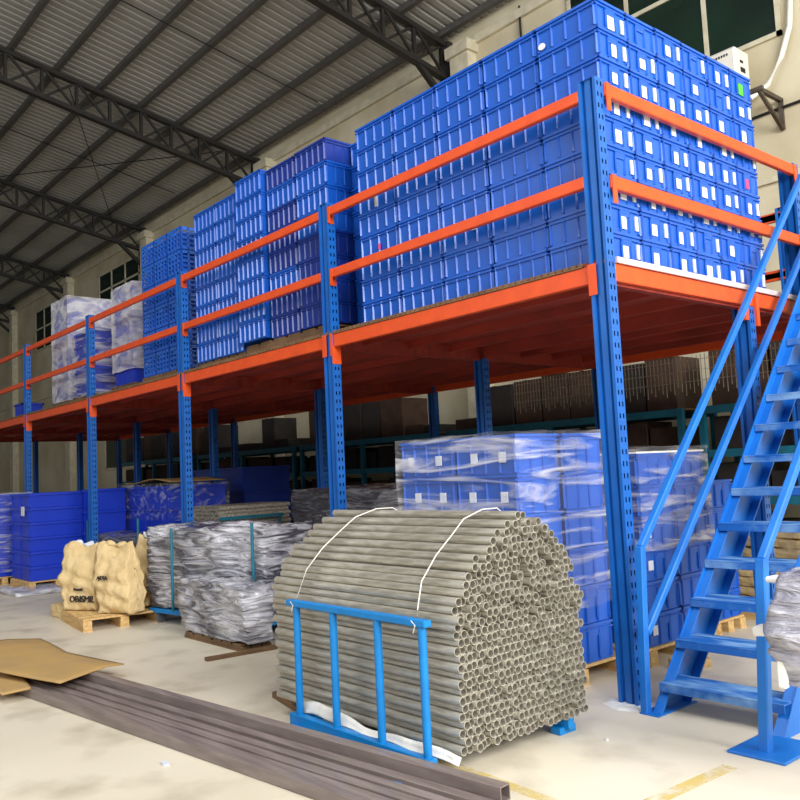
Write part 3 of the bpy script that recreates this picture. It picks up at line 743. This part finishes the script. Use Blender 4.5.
for i, (x0, x1, lab) in enumerate(((-1.22,-1.12,'thin white twine tied over the left end of the pipe heap'),(-0.12,-0.22,'thin white twine tied over the right end of the pipe heap'))):
    n = len(sil); mb = MB().path([(x0+(x1-x0)*k/(n-1)+0.012*math.sin(k*2.1),y-0.006,z+0.008) for k,(y,z) in enumerate(sil)],0.0034,6)
    mb.path([(x0,YF-0.03,0.76),(x0+0.03,YF-0.032,0.74),(x0+0.01,YF-0.03,0.70)],0.0028,6)
    tag(mb.build('twine', M['rope']), lab, 'twine', 'white twines over the pipes')
vs = []; fs = []
for i in range(25):
    t = i/24; x = -1.24 + t*1.36; s = math.sin(t*math.pi)
    y0 = -1.60; z0 = 0.135 + 0.035*math.sin(t*9)*(1-t) - 0.02*t
    for a,b in ((0,0.05),(0.012,0.03),(0.02,0.0),(0.028,-0.012)): vs.append((x, y0-a+0.01*math.sin(t*23), max(z0+b-0.03, 0.10)))
for i in range(24):
    for j in range(3): fs.append((4*i+j,4*i+4+j,4*i+5+j,4*i+1+j))
o = MB().add(vs, fs, 0, True).build('cloth_strip', M['cloth'], fix=False); tag(o, 'white cloth strip tucked between the pipes and the lower cyan rail', 'cloth')
mod = o.modifiers.new('thick', 'SOLIDIFY'); mod.thickness = 0.006
o = MB().bar((-2.0,-1.30,0.02),(-1.45,-1.42,0.02),0.10,0.04).build('wood_plank', M['wood_dark'], bevel=0.003); tag(o, 'short brown plank on the floor at the left end of the pipe bundle', 'plank')

# ------------------------------------------------------------------ black square tubes and cardboard
def sq_tube(p, q, w, label):
    mb = MB(); p, q = Vector(p), Vector(q); d = (q-p).normalized(); a = d.cross(Vector((0,0,1))).normalized(); b = Vector((0,0,1))
    R = []
    for c in (p, q):
        for h in (w/2, w/2-0.006): R.append([c + h*(sa*a + sb*b) for sa,sb in ((-1,-1),(1,-1),(1,1),(-1,1))])
    A, B, C, D = R
    quad = [(j,(j+1)%4,4+(j+1)%4,4+j) for j in range(4)]
    mb.add(A+C, quad); mb.add(B+D, quad); mb.add(A+B, quad); mb.add(C+D, quad)
    tag(mb.build('steel_tube', M['tube'], bevel=0.003), label, 'steel tube', 'black square steel tubes on the floor')
def tl_(yc, x0, x1, z, w, label): sq_tube((x0, yc+0.108*(x0+1), z), (x1, yc+0.108*(x1+1), z), w, label)
tl_(-2.235, -5.2, 0.42, 0.0325, 0.062, 'black square steel tube on the floor, nearest the camera')
tl_(-2.160, -4.6, 0.40, 0.0265, 0.052, 'black square steel tube on the floor, second from the camera')
tl_(-2.098, -4.4, 0.44, 0.0305, 0.058, 'black square steel tube on the floor, third from the camera')
tl_(-2.006, -4.3, 0.30, 0.0275, 0.054, 'black square steel tube on the floor, fourth from the camera')
tl_(-1.925, -4.2, 0.54, 0.0325, 0.062, 'black square steel tube on the floor, half hidden under the raised tube')
tl_(-1.848, -3.55, 0.47, 0.0810, 0.070, 'black square steel tube raised on the cyan rack feet, its open end showing')
def sheet(poly, zf, name, m, label, th=0.008, cat='cardboard'):
    bm = bmesh.new(); vv = [bm.verts.new((x,y,0)) for x,y in poly]; f = bm.faces.new(vv)
    bmesh.ops.triangulate(bm, faces=[f]); bmesh.ops.subdivide_edges(bm, edges=bm.edges[:], cuts=9, use_grid_fill=True)
    for v in bm.verts: v.co.z = zf(v.co.x, v.co.y)
    me = bpy.data.meshes.new(name); bm.to_mesh(me); bm.free(); me.materials.append(m)
    for p in me.polygons: p.use_smooth = True
    o = bpy.data.objects.new(name, me); COL.objects.link(o)
    md = o.modifiers.new('thick', 'SOLIDIFY'); md.thickness = th; md.offset = 1
    return tag(o, label, cat, 'cardboard sheets on the black tubes')
def zc(x, y):
    t = -2.235 + 0.108*(x+1)   # tubes' near centre line
    e = y - t
    return 0.075 + 0.010*math.sin(x*2.3) if -0.08 < e < 0.52 else max(0.075 + 0.010*math.sin(x*2.3) - 0.15*max(0, e-0.52) - 0.05*max(0, -0.08-e), 0.012)
sheet([(-5.25,-2.45),(-5.30,-1.86),(-4.22,-1.98),(-3.50,-1.78),(-3.12,-2.40),(-3.90,-2.60)], lambda x,y: zc(x,y)+0.063, 'cardboard_sheet', M['card'], 'large bent brown cardboard sheet lying across the black tubes')
sheet([(-5.0,-2.66),(-3.95,-2.42),(-3.38,-2.52),(-3.36,-2.72)], lambda x,y: 0.078, 'cardboard_sheet', M['card'], 'smaller brown cardboard sheet under the large one at the left edge', 0.012)
def scrap(c, r, label, m):
    mb = MB(); n = 9; k = [(c[0]+r*(1+0.3*math.sin(3*i))*math.cos(2*math.pi*i/n), c[1]+0.5*r*math.sin(2*math.pi*i/n)) for i in range(n)]
    mb.prism(k, 0.001, 0.012); tag(mb.build('paper_scrap', m), label, 'scrap', 'scraps on the floor')
scrap((-1.28,-2.46), 0.035, 'white paper scrap on the floor in front of the black tubes', M['label'])
scrap((0.22,-0.62), 0.012, 'tiny white scrap on the floor right of the pipe bundle', M['label'])
scrap((-2.30,-2.02), 0.02, 'tiny yellow scrap lying among the black tubes', M['yellow']); bpy.context.view_layer.update()
o = MB().bar((-3.46,-1.10,0.015),(-3.40,-0.36,0.015),0.06,0.03).build('wood_plank', M['wood_dark'], bevel=0.002); tag(o, 'long brown plank on the floor beside the small wrapped load', 'plank')

# ------------------------------------------------------------------ kraft bags on a pallet
pallet((-6.26,-0.80,0), 1.05, 0.85, 0.13, 'wooden pallet under the kraft bags', -0.12, nb=6)
def bag(loc, size, seed, lean, rz, label, text=None):
    v, f = lump(size, seed, 0.022, 4.5, 20, 0.5)
    e = empty('kraft_bag', loc, label, 'bag', 'kraft paper bags on the pallet', rz)
    sx, sy, sz = size; out = []
    for p in v:
        t = p.z/sz
        k = 1 - 0.78*max(0, t-0.55)/0.45
        kx = 1.0 + 0.05*math.sin(t*math.pi) + 0.03*math.sin(t*11+seed)
        fold = 0.012*math.sin(p.z*38+p.x*9+seed) + 0.018*noise.noise(Vector((p.x*9,p.z*7,seed)))
        sy_ = 1 if p.y > 0 else -1
        out.append((p.x*kx + lean[0]*t, (p.y+sy_*fold)*k*(1+0.30*math.sin(min(t,1)*math.pi)) + lean[1]*t, p.z + (0.035*math.sin(p.x*14+seed) if t > 0.85 else 0)))
    MB().add(out, f, 0, True).build('sack_body', M['kraft'], e, world=False)
    mb = MB(); n = 14; w = sx*0.40; vs = []
    for i in range(n+1):
        x = -w + 2*w*i/n; zt = sz*0.965 + 0.012*math.sin(i*0.7+seed)
        vs += [(x+lean[0], lean[1]-0.02+0.012*math.sin(i*1.1), zt), (x*0.96+lean[0], lean[1]-0.012+0.02*math.sin(i*1.1+1), zt+0.045+0.018*math.sin(i*0.9+seed))]
    mb.add(vs, [(2*i,2*i+2,2*i+3,2*i+1) for i in range(n)], 0, True)
    o = mb.build('folded_top', M['label'] if seed != 42 else M['kraft'], e, world=False, fix=False)
    if seed != 42: o['label'] = 'white stitched bag top'
    md = o.modifiers.new('thick', 'SOLIDIFY'); md.thickness = 0.01
    if text:
        for s, size_, lx, lz in text:
            cu = bpy.data.curves.new('t', 'FONT'); cu.body = s; cu.size = size_; cu.align_x = 'CENTER'; cu.extrude = 0.006
            to = bpy.data.objects.new('t', cu); COL.objects.link(to)
            bpy.context.view_layer.update()
            me = bpy.data.meshes.new_from_object(to.evaluated_get(bpy.context.evaluated_depsgraph_get()))
            bpy.data.objects.remove(to)
            me.materials.clear(); me.materials.append(M['ink'])
            # wrap on to the bag's bulging face
            for vtx in me.vertices:
                x, z = vtx.co.x + lx, vtx.co.y + lz
                yb = min(q[1] for q in out if abs(q[0]-x) < 0.07 and abs(q[2]-z) < 0.07)
                vtx.co = Vector((x, yb - 0.004 - vtx.co.z, z))
            po = bpy.data.objects.new('printed_text', me); COL.objects.link(po); po.parent = e
    return e
bag((-6.49,-1.00,0.131), (0.50,0.20,0.72), 41, (-0.20,0.14), 0.40, 'plump kraft bag at the front left of the pallet, printed in dark letters', [('OBISMIL',0.10,0.05,0.10),('Burnald',0.045,-0.02,0.22)])
bag((-5.87,-0.84,0.131), (0.50,0.20,0.72), 42, (-0.22,0.12), 0.34, 'kraft bag with a peaked top, second from the left on the pallet', [('AJEXA',0.055,-0.20,0.36)])
bag((-6.14,-0.47,0.131), (0.40,0.16,0.78), 43, (0.02,0.08), 0.2, 'kraft bag half hidden at the right rear of the pallet')
bag((-6.62,-0.60,0.131), (0.46,0.18,0.64), 44, (0.02,0.06), 0.2, 'kraft bag slumped at the left rear of the pallet')
v, f = lump((0.36,0.22,0.15), 45, 0.03, 4, 9)
o = MB().add([(p.x-7.12,p.y-1.02,p.z) for p in v], f, 0, True).build('kraft_bag', M['kraft']); tag(o, 'small crumpled kraft bag lying on the floor left of the pallet', 'bag')

# ------------------------------------------------------------------ wrapped loads on trolleys
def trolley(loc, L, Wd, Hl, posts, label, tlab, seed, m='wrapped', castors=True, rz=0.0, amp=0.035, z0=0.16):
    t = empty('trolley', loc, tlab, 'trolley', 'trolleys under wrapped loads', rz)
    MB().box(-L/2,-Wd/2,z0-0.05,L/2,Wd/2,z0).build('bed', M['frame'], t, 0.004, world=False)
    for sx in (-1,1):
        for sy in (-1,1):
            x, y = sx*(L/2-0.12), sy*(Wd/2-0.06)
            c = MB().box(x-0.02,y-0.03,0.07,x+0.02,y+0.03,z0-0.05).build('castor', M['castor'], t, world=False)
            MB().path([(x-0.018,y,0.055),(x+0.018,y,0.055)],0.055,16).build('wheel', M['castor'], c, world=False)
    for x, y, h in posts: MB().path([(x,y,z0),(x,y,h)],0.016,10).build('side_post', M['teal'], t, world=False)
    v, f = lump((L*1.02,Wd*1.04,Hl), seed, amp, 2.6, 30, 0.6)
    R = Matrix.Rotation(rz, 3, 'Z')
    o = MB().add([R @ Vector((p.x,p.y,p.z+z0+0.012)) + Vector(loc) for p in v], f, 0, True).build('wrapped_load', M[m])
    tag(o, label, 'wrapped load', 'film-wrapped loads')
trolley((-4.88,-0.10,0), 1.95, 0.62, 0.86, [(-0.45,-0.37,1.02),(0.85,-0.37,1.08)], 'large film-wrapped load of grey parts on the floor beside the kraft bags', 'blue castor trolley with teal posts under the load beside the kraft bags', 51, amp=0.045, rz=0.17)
v, f = lump((1.28,0.32,0.50), 53, 0.035, 3.0, 26, 0.6)
t = pallet((-4.08,-0.57,0), 1.1, 0.30, 0.06, 'low pallet under the small wrapped load left of the pipe bundle', 0.0, 'wood_dark')
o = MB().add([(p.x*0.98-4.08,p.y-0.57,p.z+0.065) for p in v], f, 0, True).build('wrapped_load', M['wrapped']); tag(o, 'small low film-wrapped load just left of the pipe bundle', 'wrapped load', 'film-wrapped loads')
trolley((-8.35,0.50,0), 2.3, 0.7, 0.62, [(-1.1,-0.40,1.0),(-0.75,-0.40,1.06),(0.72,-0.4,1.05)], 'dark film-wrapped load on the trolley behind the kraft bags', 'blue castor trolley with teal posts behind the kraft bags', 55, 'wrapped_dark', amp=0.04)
# dark wrapped loads further in
v, f = lump((1.75,0.75,1.22), 57, 0.05, 2.4, 15, 0.5)
pallet((-4.50,1.42,0), 1.6, 0.75, 0.12, 'pallet under the dark wrapped load behind the second post', 0, 'wood_dark')
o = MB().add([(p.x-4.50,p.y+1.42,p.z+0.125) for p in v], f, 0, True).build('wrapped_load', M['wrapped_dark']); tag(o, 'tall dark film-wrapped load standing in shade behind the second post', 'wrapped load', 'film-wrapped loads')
# tall blue wrapped stacks in the middle
GB = 'large blue bins under the mezzanine'
def big_stack(key, x, y, L, Wd, H, n, where, group=GB, z=0.13, m='bin', pal=True):
    if pal: pallet((x,y,0), L, Wd, 0.125, 'wooden pallet under the %s' % where, 0, 'wood')
    bin_stack(key, L, Wd, H, M[m], x, y, z, n, where, group)
big_stack('s1', -9.25, 1.36, 1.75, 0.95, 0.33, 4, 'wide blue stack behind the third post')
film('plastic_wrap', -10.15,0.865,0.95,-8.35,1.86,1.485, M['film_thin'], 'thin plastic film over the top of the wide blue stack behind the third post', 8)
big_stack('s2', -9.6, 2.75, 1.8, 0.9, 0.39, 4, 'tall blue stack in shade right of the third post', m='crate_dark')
sheet([(-10.1,0.92),(-8.4,0.92),(-8.4,1.82),(-10.1,1.82)], lambda x,y: 1.53+0.03*math.sin(x*4), 'cardboard_sheet', M['card'], 'brown cardboard lid on the wide blue stack behind the third post')
big_stack('s3', -10.62, -0.10, 0.98, 0.85, 0.216, 6, 'blue stack with a white label near the left edge')
lab = MB().box(-10.50,-0.533,1.10,-10.35,-0.526,1.24)
for o in list(COL.objects):
    if o.name.startswith('storage_bin') and 'white label near' in o.get('label','') and 'fifth' in o['label']:
        lab.build('paper_label', M['label'], o)['label'] = 'white paper label'
        break
big_stack('s4', -9.95, 0.95-0.55+0.15, 0.32, 0.6, 0.33, 4, 'narrow blue stack right of the labelled stack')
big_stack('s5', -11.95, -0.52, 1.1, 0.8, 0.26, 5, 'blue stack cut off by the left picture edge')
film('plastic_wrap', -12.52,-0.94,0.2,-11.38,-0.10,1.46, M['film'], 'clear plastic film round the blue stack at the left picture edge', 9)
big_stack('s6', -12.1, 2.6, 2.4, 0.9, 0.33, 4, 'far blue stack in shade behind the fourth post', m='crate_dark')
film('plastic_wrap', -13.35,2.1,0.9,-10.85,3.1,1.52, M['film_thin'], 'thin plastic film over the far blue stack in shade', 10)
v, f = lump((1.0,0.7,0.06), 61, 0.03, 4, 12)
o = MB().add([(p.x-9.95,p.y-0.55,p.z+0.003) for p in v], f, 0, True).build('film_scrap', M['film_milky']); tag(o, 'loose heap of clear plastic film on the floor by the labelled blue stack', 'plastic film')
# second pipe bundle in its teal cradle, in the shade
r2 = empty('pipe_rack_frame', (-7.2,1.5,0), 'teal steel cradle holding the small dark pipe bundle in shade', 'pipe rack')
for y in (1.0,1.75):
    for x in (-7.62,-6.78): part(MB().path([(x,y,0),(x,y,1.02)],0.022,10), 'upright_tube', M['teal'], r2)
    part(MB().bar((-7.64,y,0.70),(-6.76,y,0.70),0.05,0.05), 'cross_bar', M['teal'], r2)
for x in (-7.62,-6.78):
    part(MB().bar((x,0.85,1.0),(x,1.8,1.0),0.04,0.04), 'top_rail', M['teal'], r2)
    part(MB().bar((x,0.85,0.3),(x,1.8,0.3),0.04,0.04), 'bottom_rail', M['teal'], r2)
p2 = MB().hollow((0,-0.55,0),(0,0.55,0),0.03,0.024,12).build('steel_pipe', M['pipe']); q = 0
for r in range(8):
    for c in range(12):
        o = p2 if q == 0 else p2.copy()
        if q: COL.objects.link(o)
        q += 1
        o.location = (-7.57+c*0.0615+(0.03 if r%2 else 0), 1.40+rnd.uniform(-0.02,0.02), 0.757+r*0.0535)
        tag(o, 'dark pipe in the small shaded bundle, %s layer from bottom, %s from left' % (ORD[r+1], ORD[c+1]), 'pipe', 'dark pipes in the shaded cradle')

# ------------------------------------------------------------------ teal storage racks along the back
rng = random.Random(3)
racks = [(-2.1,0.2,'right'),(-6.4,-2.3,'second'),(-10.5,-6.6,'third'),(-14.8,-10.7,'fourth'),(-19.4,-15.0,'fifth')]
for i, (x0, x1, nm) in enumerate(racks):
    lab = 'teal steel storage rack behind the stairs' if i == 0 else 'teal steel storage rack along the back wall, %s from the right' % nm
    rk = empty('storage_rack', ((x0+x1)/2,5.0,0), lab, 'storage rack', 'teal racks along the back wall')
    for x in (x0+0.04,(x0+x1)/2,x1-0.04):
        for y in (4.6,5.35): part(MB().bar((x,y,0),(x,y,2.1),0.07,0.07), 'rack_post', M['teal'], rk)
    for z in (0.45,1.0,1.54,2.05):
        part(MB().bar((x0,4.6,z),(x1,4.6,z),0.05,0.09), 'rack_beam', M['teal'], rk); part(MB().bar((x0,5.35,z),(x1,5.35,z),0.05,0.09), 'rack_beam', M['teal'], rk)
        part(MB().box(x0,4.62,z+0.03,x1,5.33,z+0.045), 'shelf', M['wood_dark'], rk)
    for li, z in enumerate((0.45,1.0,1.54,2.05)):
        x = x0+0.10; j = 0
        while x < x1-0.45:
            w = rng.uniform(0.42,0.75); h = rng.uniform(0.26,0.40) if li < 3 else (rng.uniform(0.60,0.72) if not (-7.6 < x < -6.2 or -14.2 < x < -12.6 or -11.9<x<-11.2) else rng.uniform(0.12,0.2)); w = min(w, x1-0.1-x)
            if w > 0.25:
                j += 1
                mb = MB().box(x,4.68+rng.uniform(0,0.08),z+0.047,x+w-0.03,5.28,z+0.047+h)
                o = mb.build('carton', M['carton'] if rng.random() < 0.5 else M['carton2'], bevel=0.006)
                MB().box(x+w*0.4,4.70,z+0.047+h,x+w*0.5,5.27,z+0.049+h).build('tape', M['wood_dark'], o)
                tag(o, 'dark carton on the %s shelf of the %s teal rack, %s from its left end' % (['lowest','second','third','top'][li], 'stair-side' if i == 0 else ORD[i+1], ORD[j]), 'carton', 'dark cartons on the teal racks')
            x += w

# ------------------------------------------------------------------ wrapped piece at the right picture edge
wp = empty('wrapped_furniture', (1.62,-0.45,0), 'film-wrapped piece with white foam edges at the right picture edge', 'wrapped furniture')
v, f = lump((0.50,0.42,0.50), 71, 0.045, 3.0, 18, 0.5)
out = []
for p in v:
    t = p.z/0.50
    k = 1.0 - 0.5*abs(t-0.45)
    out.append((p.x*k+1.44, p.y*k-0.48, p.z+0.46))
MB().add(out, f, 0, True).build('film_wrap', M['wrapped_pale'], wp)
MB().bar((1.06,-0.52,0.665),(1.40,-0.50,0.70),0.10,0.045).build('foam_edge', M['foam'], wp, 0.01)
MB().bar((1.10,-0.42,0.90),(1.45,-0.44,0.90),0.10,0.028).build('foam_edge', M['foam'], wp, 0.008)
MB().bar((1.245,-0.66,0.72),(1.245,-0.66,0.45),0.04,0.04,up=(0,1,0)).build('foam_edge', M['foam'], wp, 0.008)
for x, y in ((1.60,-0.62),(1.60,-0.34)): MB().bar((x,y,0),(x,y,0.60),0.05,0.05,up=(0,1,0)).build('leg', M['white'], wp)
